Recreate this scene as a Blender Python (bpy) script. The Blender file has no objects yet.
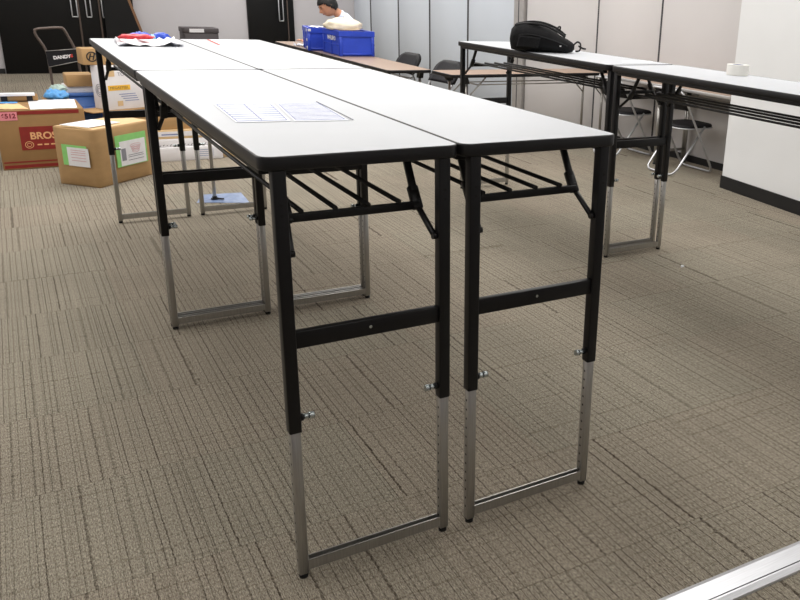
import bpy, bmesh, math, random
from mathutils import Vector, Matrix, Euler
random.seed(7)
PI = math.pi
scn = bpy.context.scene
col = scn.collection

# ------------------------------------------------------------------ materials
def _new(name):
    m = bpy.data.materials.new(name); m.use_nodes = True
    nt = m.node_tree
    return m, nt, nt.nodes['Principled BSDF']
def srgb(r, g, b):
    f = lambda c: (c/255/12.92) if c/255 <= .04045 else ((c/255+.055)/1.055)**2.4
    return (f(r), f(g), f(b), 1)
def mat(name, rgb, rough=.5, metal=0, var=.06, scale=20, bump=0, stretch=(1, 1, 1), trans=0, spec=.5):
    """procedural: base colour varied by object space noise, optional bump"""
    m, nt, b = _new(name)
    c = srgb(*rgb)
    b.inputs['Roughness'].default_value = rough
    b.inputs['Metallic'].default_value = metal
    b.inputs['Specular IOR Level'].default_value = spec
    if trans: b.inputs['Transmission Weight'].default_value = trans
    tc = nt.nodes.new('ShaderNodeTexCoord'); mp = nt.nodes.new('ShaderNodeMapping')
    mp.inputs['Scale'].default_value = stretch
    n = nt.nodes.new('ShaderNodeTexNoise'); n.inputs['Scale'].default_value = scale; n.inputs['Detail'].default_value = 4
    r = nt.nodes.new('ShaderNodeValToRGB')
    r.color_ramp.elements[0].position = .3; r.color_ramp.elements[1].position = .7
    r.color_ramp.elements[0].color = tuple(max(0, x*(1-var)) for x in c[:3])+(1,)
    r.color_ramp.elements[1].color = tuple(min(1, x*(1+var)) for x in c[:3])+(1,)
    L = nt.links
    L.new(tc.outputs['Object'], mp.inputs['Vector']); L.new(mp.outputs['Vector'], n.inputs['Vector'])
    L.new(n.outputs['Fac'], r.inputs['Fac']); L.new(r.outputs['Color'], b.inputs['Base Color'])
    if bump:
        bp = nt.nodes.new('ShaderNodeBump'); bp.inputs['Strength'].default_value = bump; bp.inputs['Distance'].default_value = .01
        L.new(n.outputs['Fac'], bp.inputs['Height']); L.new(bp.outputs['Normal'], b.inputs['Normal'])
    return m
def emis(name, rgb, strength):
    m, nt, b = _new(name)
    b.inputs['Base Color'].default_value = srgb(*rgb)
    b.inputs['Emission Color'].default_value = srgb(*rgb)
    b.inputs['Emission Strength'].default_value = strength
    return m

def carpet_mat():
    m, nt, b = _new('carpet_tiles'); L = nt.links; N = nt.nodes.new
    b.inputs['Roughness'].default_value = .95; b.inputs['Specular IOR Level'].default_value = .1
    tc = N('ShaderNodeTexCoord')
    def mapping(scale, rot=0, loc=(0, 0, 0)):
        mp = N('ShaderNodeMapping'); mp.inputs['Scale'].default_value = scale
        mp.inputs['Rotation'].default_value = (0, 0, rot); mp.inputs['Location'].default_value = loc
        L.new(tc.outputs['Object'], mp.inputs['Vector']); return mp
    def noise(scale, detail=2, rough=.5):
        n = N('ShaderNodeTexNoise'); n.inputs['Scale'].default_value = 1; n.inputs['Detail'].default_value = detail
        n.inputs['Roughness'].default_value = rough
        L.new(mapping(scale).outputs['Vector'], n.inputs['Vector']); return n.outputs['Fac']
    def ramp(fac, stops):
        r = N('ShaderNodeValToRGB'); e = r.color_ramp.elements
        while len(e) < len(stops): e.new(.5)
        for k, (p, v) in enumerate(stops): e[k].position = p; e[k].color = v if isinstance(v, tuple) else (v, v, v, 1)
        L.new(fac, r.inputs['Fac']); return r.outputs['Color']
    def mix(a, c, fac=1., mode='MULTIPLY'):
        x = N('ShaderNodeMix'); x.data_type = 'RGBA'; x.blend_type = mode; x.inputs['Factor'].default_value = fac
        L.new(a, x.inputs[6]); L.new(c, x.inputs[7]); return x.outputs[2]
    def math_(op, a, c=None):
        x = N('ShaderNodeMath'); x.operation = op
        for k, q in enumerate((a, c)):
            if q is None: continue
            if isinstance(q, (int, float)): x.inputs[k].default_value = q
            else: L.new(q, x.inputs[k])
        return x.outputs[0]
    sep = N('ShaderNodeSeparateXYZ'); L.new(tc.outputs['Object'], sep.inputs[0]); X, Y = sep.outputs[0], sep.outputs[1]
    tx, ty = math_('FLOOR', math_('MULTIPLY', math_('ADD', X, .13), 2)), math_('FLOOR', math_('MULTIPLY', math_('ADD', Y, .29), 2))
    def vec(a, c, d=0.):
        v = N('ShaderNodeCombineXYZ')
        for k, q in enumerate((a, c, d)):
            if isinstance(q, (int, float)): v.inputs[k].default_value = q
            else: L.new(q, v.inputs[k])
        return v.outputs[0]
    def vnoise(v, detail=0, rough=.5):
        n = N('ShaderNodeTexNoise'); n.inputs['Scale'].default_value = 1; n.inputs['Detail'].default_value = detail; n.inputs['Roughness'].default_value = rough
        L.new(v, n.inputs['Vector']); return n.outputs['Fac']
    # loop pile: fine grain, slightly drawn out along y
    base = ramp(noise((380, 90, 1), 2, .75), [(.3, srgb(96, 89, 79)), (.5, srgb(143, 136, 123)), (.7, srgb(181, 173, 158))])
    # broad tone blotches, and a slight tint per half metre tile
    base = mix(base, ramp(noise((2.2, 1.7, 1), 2), [(.3, .92), (.7, 1.07)]))
    tint = vnoise(vec(math_('MULTIPLY', tx, 3.7), math_('MULTIPLY', ty, 5.3)), 0)
    base = mix(base, ramp(tint, [(.35, (.985, .99, .97, 1)), (.65, (1.02, .99, .97, 1))]))
    # dark ribs along y: uneven spacing, each of its own strength, different in every tile
    def ribs(pos, other, freq, t0, seed, width, lo):
        jit = vnoise(vec(math_('MULTIPLY', pos, freq*.55), math_('MULTIPLY', t0, 11.7), seed), 0)
        wob = vnoise(vec(math_('MULTIPLY', pos, 60), math_('MULTIPLY', other, 55), seed), 1)
        ph = math_('ADD', math_('ADD', math_('MULTIPLY', pos, freq), math_('MULTIPLY', jit, 2.2)), math_('MULTIPLY', wob, .22))
        wn = N('ShaderNodeTexWhiteNoise'); wn.noise_dimensions = '3D'
        L.new(vec(math_('FLOOR', ph), t0, seed), wn.inputs['Vector'])
        ln = ramp(math_('FRACT', ph), [(.0, 1.), (width*.6, 1.), (width, 0.)])
        st = math_('MULTIPLY', math_('ADD', math_('MULTIPLY', wn.outputs['Value'], .55), .45), ln)
        brk = ramp(noise((110, 110, 1), 2, .6), [(.35, .45), (.6, 1.)])
        st = math_('MULTIPLY', st, brk)
        x = N('ShaderNodeMix'); x.data_type = 'RGBA'; L.new(st, x.inputs['Factor'])
        x.inputs[6].default_value = (1, 1, 1, 1); x.inputs[7].default_value = lo
        return x.outputs[2]
    base = mix(base, ribs(X, Y, 42, ty, 1.3, .17, (.15, .115, .095, 1)))
    base = mix(base, ribs(X, Y, 120, ty, 4.1, .4, (.72, .71, .70, 1)))
    base = mix(base, ribs(Y, X, 24, tx, 8.7, .1, (.64, .6, .56, 1)))
    # tile seams
    sm = N('ShaderNodeTexBrick'); sm.offset = .0; sm.inputs['Scale'].default_value = 1
    sm.inputs['Brick Width'].default_value = .5; sm.inputs['Row Height'].default_value = .5; sm.inputs['Mortar Size'].default_value = .002; sm.inputs['Mortar Smooth'].default_value = .6
    sm.inputs['Color1'].default_value = (1, 1, 1, 1); sm.inputs['Color2'].default_value = (1, 1, 1, 1); sm.inputs['Mortar'].default_value = (.6, .58, .56, 1)
    L.new(mapping((1, 1, 1), 0, (.13, .29, 0)).outputs['Vector'], sm.inputs['Vector'])
    base = mix(base, sm.outputs['Color'], .8)
    L.new(base, b.inputs['Base Color'])
    bp = N('ShaderNodeBump'); bp.inputs['Strength'].default_value = .5; bp.inputs['Distance'].default_value = .004
    L.new(noise((300, 120, 1), 2), bp.inputs['Height']); L.new(bp.outputs['Normal'], b.inputs['Normal'])
    return m

def printed_sheet(name, base, ink, rows, seed=0):
    """paper with ruled lines of faint print, by object space waves"""
    m, nt, b = _new(name); L = nt.links; N = nt.nodes.new
    b.inputs['Roughness'].default_value = .6
    tc = N('ShaderNodeTexCoord')
    w = N('ShaderNodeTexWave'); w.wave_type = 'BANDS'; w.bands_direction = 'Y'; w.inputs['Scale'].default_value = rows
    L.new(tc.outputs['Object'], w.inputs['Vector'])
    r = N('ShaderNodeValToRGB'); r.color_ramp.elements[0].position = .0; r.color_ramp.elements[1].position = .22
    r.color_ramp.elements[0].color = (0, 0, 0, 1); r.color_ramp.elements[1].color = (1, 1, 1, 1)
    L.new(w.outputs['Fac'], r.inputs['Fac'])
    n = N('ShaderNodeTexNoise'); n.inputs['Scale'].default_value = 55; L.new(tc.outputs['Object'], n.inputs['Vector'])
    r2 = N('ShaderNodeValToRGB'); r2.color_ramp.elements[0].position = .4; r2.color_ramp.elements[1].position = .6
    r2.color_ramp.elements[0].color = (1, 1, 1, 1); r2.color_ramp.elements[1].color = (.0, .0, .0, 1)
    L.new(n.outputs['Fac'], r2.inputs['Fac'])
    mx = N('ShaderNodeMix'); mx.data_type = 'RGBA'; mx.blend_type = 'LIGHTEN'; mx.inputs['Factor'].default_value = .75
    L.new(r.outputs['Color'], mx.inputs[6]); L.new(r2.outputs['Color'], mx.inputs[7])
    fin = N('ShaderNodeMix'); fin.data_type = 'RGBA'; L.new(mx.outputs[2], fin.inputs['Factor'])
    fin.inputs[6].default_value = srgb(*ink); fin.inputs[7].default_value = srgb(*base)
    L.new(fin.outputs[2], b.inputs['Base Color'])
    return m

M = {}
M['carpet'] = carpet_mat()
M['white_top'] = mat('white_laminate', (197, 200, 205), .45, 0, .012, 6, spec=.3)
M['black_edge'] = mat('black_rubber_edge', (15, 14, 17), .4, 0, .1, 60, spec=.42)
M['black_metal'] = mat('black_painted_steel', (11, 10, 12), .42, 0, .12, 40, spec=.35)
M['chrome'] = mat('brushed_steel', (172, 170, 166), .32, .85, .1, 30, stretch=(12, 12, .4))
M['bright_chrome'] = mat('bright_steel', (196, 197, 200), .36, .8, .05, 30)
M['black_rubber'] = mat('black_rubber', (14, 14, 14), .7, 0, .1, 40)
M['hole'] = mat('dark_hole', (20, 19, 18), .9, 0, .1, 40)
M['brass_pin'] = mat('zinc_knob', (190, 198, 200), .25, .9, .1, 80)
M['aluminium'] = mat('brushed_aluminium', (205, 206, 210), .36, .75, .08, 14, stretch=(.6, 18, 18))
M['wall_grey'] = mat('painted_wall', (196, 193, 196), .8, 0, .012, 3)
M['panel_cool_lit'] = mat('panel_cool_light_tint', (203, 210, 219), .6, 0, .015, 2)  # far panels: the bluish light on them is put into the base colour
M['panel_warm_lit'] = mat('panel_warm_light_tint', (208, 205, 205), .65, 0, .015, 2)  # same wall nearer by: its warmer light is painted in as a tint
M['groove'] = mat('panel_joint', (60, 59, 62), .8)
M['post'] = mat('aluminium_post', (175, 172, 170), .45, .35)
M['pillar_white'] = mat('white_paint', (226, 227, 228), .7, 0, .02, 2)
M['baseboard'] = mat('black_vinyl_base', (17, 17, 19), .5)
M['ceil'] = mat('ceiling_board', (228, 228, 226), .9, 0, .02, 4)
M['door_black'] = mat('black_door', (8, 8, 9), .4, 0, .15, 3, spec=.3)
M['door_post'] = mat('door_stile', (96, 84, 78), .4, .4)
M['wood_edge'] = mat('brown_board_edge', (128, 92, 62), .6)
M['carton'] = mat('corrugated_cardboard', (170, 136, 92), .8, 0, .07, 9, stretch=(1, 1, 3))
M['carton_dark'] = mat('brown_cardboard', (146, 112, 70), .8, 0, .07, 9)
M['carton_light'] = mat('pale_cardboard', (206, 176, 132), .8, 0, .06, 9)
M['carton_white'] = mat('white_cardboard', (222, 220, 222), .7, 0, .04, 9)
M['red_print'] = mat('red_print', (132, 32, 24), .7, 0, .08, 20)
M['cream_print'] = mat('cream_print', (222, 170, 120), .7)
M['pink_tag'] = mat('pink_sticker', (226, 140, 150), .7)
M['maroon'] = mat('maroon_print', (120, 30, 40), .7)
M['label_white'] = mat('white_label', (224, 223, 226), .6, 0, .03, 40)
M['label_green'] = mat('green_label_edge', (136, 200, 116), .6, 0, .06, 30)
M['grey_ink'] = mat('grey_print', (130, 130, 138), .7)
M['pink_ink'] = mat('pale_red_print', (205, 160, 165), .7)
M['black_ink'] = mat('black_print', (38, 34, 32), .7)
M['yellow_print'] = mat('yellow_print', (236, 186, 60), .7)
M['blue_ink'] = mat('blue_print', (120, 130, 170), .7)
M['blue_bin'] = mat('blue_plastic', (36, 68, 188), .4, 0, .08, 8)
M['blue_bin_dark'] = mat('deep_blue_plastic', (28, 52, 150), .45, 0, .08, 8)
M['blue_tub'] = mat('dull_blue_plastic', (66, 108, 176), .5, 0, .1, 8)
M['blue_bag'] = mat('light_blue_film', (92, 160, 220), .35, 0, .2, 30, .4)
M['pale_bag'] = mat('grey_green_film', (168, 188, 180), .4, 0, .2, 30, .4)
M['blue_film'] = mat('blue_grey_film', (116, 136, 172), .3, 0, .12, 12, .2)
M['brown_top'] = mat('brown_laminate', (152, 128, 110), .45, 0, .06, 14, stretch=(6, 1, 1))
M['black_fabric'] = mat('black_vinyl', (17, 16, 20), .6, 0, .15, 60, .15, spec=.3)
M['backpack'] = mat('black_nylon', (15, 15, 17), .85, 0, .25, 26, .5, spec=.25)
M['strap'] = mat('black_webbing', (17, 17, 20), .8, 0, .1, 80)
M['white_tape'] = mat('white_tape', (232, 230, 224), .5, 0, .02, 30)
M['blue_core'] = mat('blue_grey_core', (96, 104, 160), .7)
M['paper'] = mat('white_paper', (232, 233, 238), .6, 0, .02, 20)
M['paper_cream'] = mat('cream_paper', (234, 222, 200), .7, 0, .06, 16, .2)
M['paper_orange'] = mat('orange_paper', (234, 190, 140), .7, 0, .08, 16)
M['line_ink'] = mat('blue_line_print', (128, 138, 190), .7)
M['sheet'] = printed_sheet('printed_drawing', (234, 236, 241), (190, 198, 222), 26)
M['sheet_b'] = printed_sheet('printed_table', (234, 236, 241), (176, 186, 214), 40)
M['red_pack'] = mat('red_film', (214, 48, 58), .4, 0, .2, 40, .3)
M['blue_pack'] = mat('bright_blue_film', (48, 84, 206), .4, 0, .2, 40, .3)
M['cyan_pack'] = mat('pale_cyan_film', (160, 210, 230), .4, 0, .1, 40, .3)
M['white_film'] = mat('white_film', (238, 238, 242), .35, 0, .03, 20, .5)
M['case'] = mat('dark_grey_case', (70, 64, 66), .5, 0, .1, 14)
M['skin'] = mat('skin', (196, 142, 112), .55, 0, .06, 30)
M['hair'] = mat('black_hair', (11, 9, 9), .6, 0, .3, 60, .4, stretch=(1, 1, .3))
M['shirt'] = mat('pale_blue_shirt', (206, 216, 232), .8, 0, .04, 18, .15)
M['trousers'] = mat('dark_trousers', (42, 44, 54), .85, 0, .08, 20)
M['eye'] = mat('dark_eye', (24, 18, 16), .3)
M['lip'] = mat('lips', (160, 92, 84), .5)
M['lamp'] = emis('lamp_panel', (255, 252, 246), 5)
M['warm_lamp'] = emis('warm_lamp', (255, 214, 150), 14)
M['white_text'] = mat('white_lettering', (226, 224, 224), .6)
M['red_text'] = mat('red_lettering', (196, 60, 50), .6)

# ------------------------------------------------------------------ mesh helpers
class MB:
    """collects shapes with material slots; build() links ONE mesh object"""
    def __init__(s): s.bm = bmesh.new(); s.mats = []
    def slot(s, m):
        if m not in s.mats: s.mats.append(m)
        return s.mats.index(m)
    def box(s, lo, hi, m, mtx=None, bev=0, seg=2):
        i = s.slot(m)
        t = bmesh.new(); bmesh.ops.create_cube(t, size=1)
        for v in t.verts:
            v.co = Vector([(lo[k]+hi[k])/2+v.co[k]*(hi[k]-lo[k]) for k in range(3)])
        if bev: bmesh.ops.bevel(t, geom=t.edges[:], offset=bev, segments=seg, affect='EDGES', profile=.5)
        s._add(t, i, mtx, bev > 0)
    def _add(s, t, i, mtx=None, smooth=False):
        if mtx is not None: bmesh.ops.transform(t, matrix=mtx, verts=t.verts)
        bmesh.ops.recalc_face_normals(t, faces=t.faces)
        vm = {}
        for v in t.verts: vm[v] = s.bm.verts.new(v.co)
        for f in t.faces:
            try: g = s.bm.faces.new([vm[v] for v in f.verts])
            except ValueError: continue
            g.material_index = i; g.smooth = smooth
        t.free()
    def cyl(s, a, b, r, m, r2=None, n=14, smooth=True):
        i = s.slot(m); a, b = Vector(a), Vector(b); d = b-a
        t = bmesh.new()
        bmesh.ops.create_cone(t, cap_ends=True, segments=n, radius1=r, radius2=r if r2 is None else r2, depth=d.length)
        q = d.to_track_quat('Z', 'Y').to_matrix().to_4x4()
        s._add(t, i, Matrix.Translation((a+b)/2) @ q, False)
        if smooth:
            for f in s.bm.faces[-(n+2):]:
                if len(f.verts) == 4: f.smooth = True
    def bar(s, a, b, w, h, m, up=(0, 0, 1), bev=0):
        """rectangular bar from a to b, w across, h along up"""
        a, b = Vector(a), Vector(b); d = (b-a); z = d.normalized(); u = Vector(up)
        x = u.cross(z); x.normalize(); y = z.cross(x)
        R = Matrix((x, y, z)).transposed().to_4x4()
        s.box((-w/2, -h/2, -d.length/2), (w/2, h/2, d.length/2), m, Matrix.Translation((a+b)/2) @ R, bev, 1)
    def tube(s, path, r, m, closed=False, n=8):
        i = s.slot(m); P = [Vector(p) for p in path]; N = len(P); rings = []
        prev = None
        for k in range(N):
            if closed: tg = P[(k+1) % N]-P[k-1]
            else: tg = P[min(k+1, N-1)]-P[max(k-1, 0)]
            tg.normalize()
            if prev is None:
                ref = Vector((0, 0, 1)) if abs(tg.z) < .9 else Vector((1, 0, 0))
                x = tg.cross(ref).normalized()
            else:
                x = (prev-tg*prev.dot(tg)).normalized()
            prev = x; y = tg.cross(x)
            rings.append([s.bm.verts.new(P[k]+(x*math.cos(2*PI*j/n)+y*math.sin(2*PI*j/n))*r) for j in range(n)])
        rng = range(N if closed else N-1)
        for k in rng:
            A, B = rings[k], rings[(k+1) % N]
            for j in range(n):
                f = s.bm.faces.new((A[j], A[(j+1) % n], B[(j+1) % n], B[j])); f.material_index = i; f.smooth = True
        if not closed:
            for rr in (rings[0][::-1], rings[-1]):
                f = s.bm.faces.new(rr); f.material_index = i
    def loft(s, rings, m, cap=True, smooth=True, closed=False):
        """rings: lists of equal length of points"""
        i = s.slot(m); R = [[s.bm.verts.new(p) for p in r] for r in rings]; n = len(R[0])
        prs = list(zip(R[:-1], R[1:])) + ([(R[-1], R[0])] if closed else [])
        for A, B in prs:
            for j in range(n):
                f = s.bm.faces.new((A[j], A[(j+1) % n], B[(j+1) % n], B[j])); f.material_index = i; f.smooth = smooth
        if cap and not closed:
            for rr in (R[0][::-1], R[-1]):
                f = s.bm.faces.new(rr); f.material_index = i
    def quad(s, pts, m):
        i = s.slot(m); f = s.bm.faces.new([s.bm.verts.new(p) for p in pts]); f.material_index = i
    def disc(s, c, nrm, r, m, n=10):
        i = s.slot(m); q = Vector(nrm).to_track_quat('Z', 'Y'); c = Vector(c)
        f = s.bm.faces.new([s.bm.verts.new(c+q @ Vector((r*math.cos(2*PI*k/n), r*math.sin(2*PI*k/n), 0))) for k in range(n)]); f.material_index = i
    def blob(s, c, rad, m, fn=None, u=24, v=16, mtx=None):
        i = s.slot(m); t = bmesh.new(); bmesh.ops.create_uvsphere(t, u_segments=u, v_segments=v, radius=1)
        for w in t.verts:
            d = w.co.copy(); k = fn(d) if fn else 1
            w.co = Vector((d.x*rad[0], d.y*rad[1], d.z*rad[2]))*k
        s._add(t, i, Matrix.Translation(c) @ (mtx.to_4x4() if mtx else Matrix()), True)
    def build(s, name, parent=None, fix=True):
        if fix: bmesh.ops.recalc_face_normals(s.bm, faces=s.bm.faces)
        me = bpy.data.meshes.new(name); s.bm.to_mesh(me); s.bm.free()
        for m in s.mats: me.materials.append(m)
        o = bpy.data.objects.new(name, me); col.objects.link(o); o.parent = parent
        return o

def tag(o, label, cat, group=None):
    o['label'] = label; o['category'] = cat
    if group: o['group'] = group
    return o
def thing(name, label, cat, loc=(0, 0, 0), rz=0, group=None):
    o = bpy.data.objects.new(name, None); col.objects.link(o); o.empty_display_size = .1
    o.location = loc; o.rotation_euler = (0, 0, rz)
    return tag(o, label, cat, group)
def struct(o): o['kind'] = 'structure'; return o
def place(o, loc, rz=0): o.location = loc; o.rotation_euler = (0, 0, rz); return o
def dup(root, loc, rz, label, group=None):
    def cp(o, par):
        c = o.copy(); col.objects.link(c); c.parent = par
        for ch in o.children: cp(ch, c)
        return c
    r = cp(root, None); r.location = loc; r.rotation_euler = (0, 0, rz); r['label'] = label
    if group: r['group'] = group
    return r
def text(name, txt, size, m, parent, loc, rot, align='CENTER', bold=0.0, sx=1):
    cu = bpy.data.curves.new(name, 'FONT'); cu.body = txt; cu.size = size; cu.align_x = align; cu.align_y = 'CENTER'
    cu.extrude = .0006; cu.offset = bold
    t = bpy.data.objects.new(name+'_tmp', cu); col.objects.link(t)
    dg = bpy.context.evaluated_depsgraph_get()
    me = bpy.data.meshes.new_from_object(t.evaluated_get(dg)); me.name = name
    bpy.data.objects.remove(t)
    me.materials.clear(); me.materials.append(m)
    o = bpy.data.objects.new(name, me); col.objects.link(o); o.parent = parent
    o.location = loc; o.rotation_euler = rot; o.scale = (sx, 1, 1)
    return o
def rrect(x0, y0, x1, y1, r, z, n=5):
    pts = []
    for cx, cy, a in ((x1-r, y1-r, 0), (x0+r, y1-r, PI/2), (x0+r, y0+r, PI), (x1-r, y0+r, 1.5*PI)):
        for k in range(n+1):
            t = a+PI/2*k/n; pts.append((cx+r*math.cos(t), cy+r*math.sin(t), z))
    return pts
def bez(pts, n=6):
    """Catmull-Rom through points"""
    P = [Vector(p) for p in pts]; out = []
    for k in range(len(P)-1):
        a, b, c, d = P[max(k-1, 0)], P[k], P[k+1], P[min(k+2, len(P)-1)]
        for j in range(n):
            t = j/n
            out.append(.5*((2*b)+(c-a)*t+(2*a-5*b+4*c-d)*t*t+(3*b-a-3*c+d)*t**3))
    out.append(P[-1]); return out

# ------------------------------------------------------------------ camera
cam = bpy.data.cameras.new('camera'); co = bpy.data.objects.new('camera', cam); col.objects.link(co)
FPX = 817.1288
cam.sensor_width = 36; cam.sensor_fit = 'HORIZONTAL'; cam.lens = FPX*36/800
cam.shift_x = (400-550.3513)/800; cam.shift_y = (273.515-300)/800
cam.clip_start = .05; cam.clip_end = 60
co.location = (-.40639, -1.68795, 1.38994)
co.rotation_mode = 'XYZ'; co.rotation_euler = (1.2410574, -.0427977, -.572319)
scn.camera = co

# ------------------------------------------------------------------ setting
BY = 12.36          # back wall
PX = 4.70           # panel wall on the right
b = MB(); b.box((-4.4, -4.2, -.1), (4.9, BY+.1, 0), M['carpet']); struct(b.build('floor'))
b = MB(); b.box((-4.4, -4.2, 2.7), (4.9, BY+.1, 2.8), M['ceil']); struct(b.build('ceiling'))
b = MB(); b.box((-4.4, BY, 0), (4.9, BY+.1, 2.7), M['wall_grey']); struct(b.build('wall_back'))
b = MB(); b.box((-4.4, -4.2, 0), (-4.3, BY, 2.7), M['wall_grey']); struct(b.build('wall_left'))
b = MB(); b.box((-4.4, -4.3, 0), (4.9, -4.2, 2.7), M['wall_grey']); struct(b.build('wall_front'))
# panel wall: each panel a board between joints
b = MB()
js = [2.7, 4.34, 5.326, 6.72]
for a, c in zip(js[:-1], js[1:]): b.box((PX, a+.006, .05), (PX+.06, c-.006, 2.7), M['panel_warm_lit'], bev=.004, seg=1)
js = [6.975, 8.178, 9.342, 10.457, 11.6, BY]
for a, c in zip(js[:-1], js[1:]): b.box((PX, a+.007, .05), (PX+.06, c-.007, 2.7), M['panel_cool_lit'], bev=.004, seg=1)
b.box((PX+.03, 2.7, 0), (PX+.2, BY, 2.7), M['groove'])
for y in (4.34, 5.326): b.box((PX-.002, y-.011, .05), (PX+.03, y+.011, 2.7), M['groove'])
for y in (8.178, 9.342, 10.457, 11.6): b.box((PX-.002, y-.022, .05), (PX+.03, y+.022, 2.7), M['groove'])
struct(b.build('wall_right'))
b = MB(); b.box((PX-.035, 6.74, 0), (PX+.05, 6.955, 2.7), M['post'], bev=.006); b.box((PX-.038, 6.835, 0), (PX-.03, 6.85, 2.7), M['groove']); struct(b.build('trim_1'))
b = MB(); b.box((PX-.012, 2.9, 0), (PX+.03, BY, .06), M['baseboard']); struct(b.build('baseboard_right'))
# white wall that stands forward on the right, with black base
A = Vector((4.209, 2.874, 0)); B = Vector((4.11, 1.988, 0)); d = (B-A).normalized(); far = A+d*7.05
nrm = Vector((-d.y, d.x, 0)); nrm = nrm if nrm.x > 0 else -nrm
def prism(poly, z0, z1, m, name):
    q = MB(); q.loft([[(p[0], p[1], z0) for p in poly], [(p[0], p[1], z1) for p in poly]], m, smooth=False); return q.build(name)
struct(prism([A, far, far+nrm*1.4, A+nrm*.75], 0, 2.7, M['pillar_white'], 'wall_near'))
o_ = -nrm*.008
struct(prism([A+o_-d*.008, far+o_, far+nrm*.0, A-d*.008+nrm*.0], 0, .098, M['baseboard'], 'baseboard_near'))
b = MB(); b.box((-4.3, BY-.012, 0), (-.42, BY, .07), M['baseboard']); b.box((1.32, BY-.012, 0), (2.9, BY, .07), M['baseboard']); b.box((3.7, BY-.012, 0), (PX, BY, .07), M['baseboard']); struct(b.build('baseboard_back'))
# aluminium floor strip at the bottom right
b = MB()
prof = [(-.6, .0), (-.598, .006), (-.583, .011), (-.525, .011), (-.512, .006), (-.51, 0)]
b.loft([[(x, y, z) for y, z in prof] for x in (.1, 4.1)], M['aluminium'], smooth=False)
b.box((.1, -.578, .0105), (4.1, -.5755, .0118), M['groove'])
o = struct(b.build('trim_2')); o.data.transform(Matrix.Translation((1.237, -.51, 0)) @ Matrix.Rotation(-.035, 4, 'Z') @ Matrix.Translation((-1.237, .51, 0)))

# doors in the back wall
D = MB(); y0 = BY-.05
D.box((-.41, y0, 0), (1.30, BY, 2.3), M['door_black'], bev=.004); d1 = struct(D.build('door_1'))
for xx in (.585, .853):
    q = MB(); q.box((xx-.012, y0-.02, .02), (xx+.012, y0, 2.28), M['door_post'], bev=.003); q.build('door_stile', d1)
def pull(par, xa, xb, z0, z1, y):
    q = MB(); q.tube([(xa, y, z1), (xa, y-.05, z1-.02), (xa, y-.05, z0+.02), (xa, y-.05, z0), (xb, y-.05, z0), (xb, y-.05, z0+.02), (xb, y-.05, z1-.02), (xb, y, z1)], .009, M['bright_chrome'])
    return q.build('pull_handle', par)
pull(d1, .495, .565, .79, 1.5, y0); pull(d1, .68, .74, .79, 1.5, y0); pull(d1, .885, .945, .79, 1.5, y0)
D = MB(); D.box((2.93, y0, 0), (3.66, BY, 2.3), M['door_black'], bev=.004); d2 = struct(D.build('door_2'))
q = MB(); q.box((3.55, y0-.012, .02), (3.565, y0, 2.28), M['door_post']); q.build('door_stile', d2)
pull(d2, 3.41, 3.475, .79, 1.5, y0)
# black board with a brown edge leaning sideways beside the door
lp = thing('leaning_board', 'tall black board with a brown wooden edge leaning beside the black double door', 'board')
b = MB(); pl = [(1.31, 0), (1.49, 0), (1.385, .5), (1.235, 1.04), (1.02, 1.8), (.9, 1.8), (.9, 0)]
b.loft([[(x, y, z) for x, z in pl] for y in (BY-.14, BY-.105)], M['door_black'], smooth=False); b.build('panel', lp)
b = MB(); b.loft([[(x-.012, BY-.145, z), (x+.022, BY-.145, z), (x+.022, BY-.1, z), (x-.012, BY-.1, z)] for x, z in ((1.49, .005), (1.385, .5), (1.235, 1.04), (1.02, 1.8))], M['wood_edge'], smooth=False); b.build('wooden_edge', lp)

# ceiling lights (light the room, seen only as reflections)
def area(name, loc, sx, sy, e, colr=(1, .98, .955)):
    l = bpy.data.lights.new(name, 'AREA'); l.shape = 'RECTANGLE'; l.size = sx; l.size_y = sy; l.energy = e; l.color = colr
    o = bpy.data.objects.new(name, l); col.objects.link(o); o.location = loc; return o
for x in (-2.4, .4, 3.0):
    for y, e in ((-1.6, 12), (1.6, 34), (4.8, 54), (8.0, 58), (11.0, 48)):
        b = MB(); b.box((-.15, -.62, -.03), (.15, .62, 0), M['ceil'], bev=.004); t = b.build('ceiling_lamp')
        q = MB(); q.box((-.12, -.59, -.036), (.12, .59, -.0305), M['lamp']); q.build('diffuser', t)
        t.location = (x, y, 2.7); struct(t)
        area('lamp_light', (x, y, 2.655), 1.3, 2.6, e*(.4 if x < 1 and y > 7 else 1))

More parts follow.
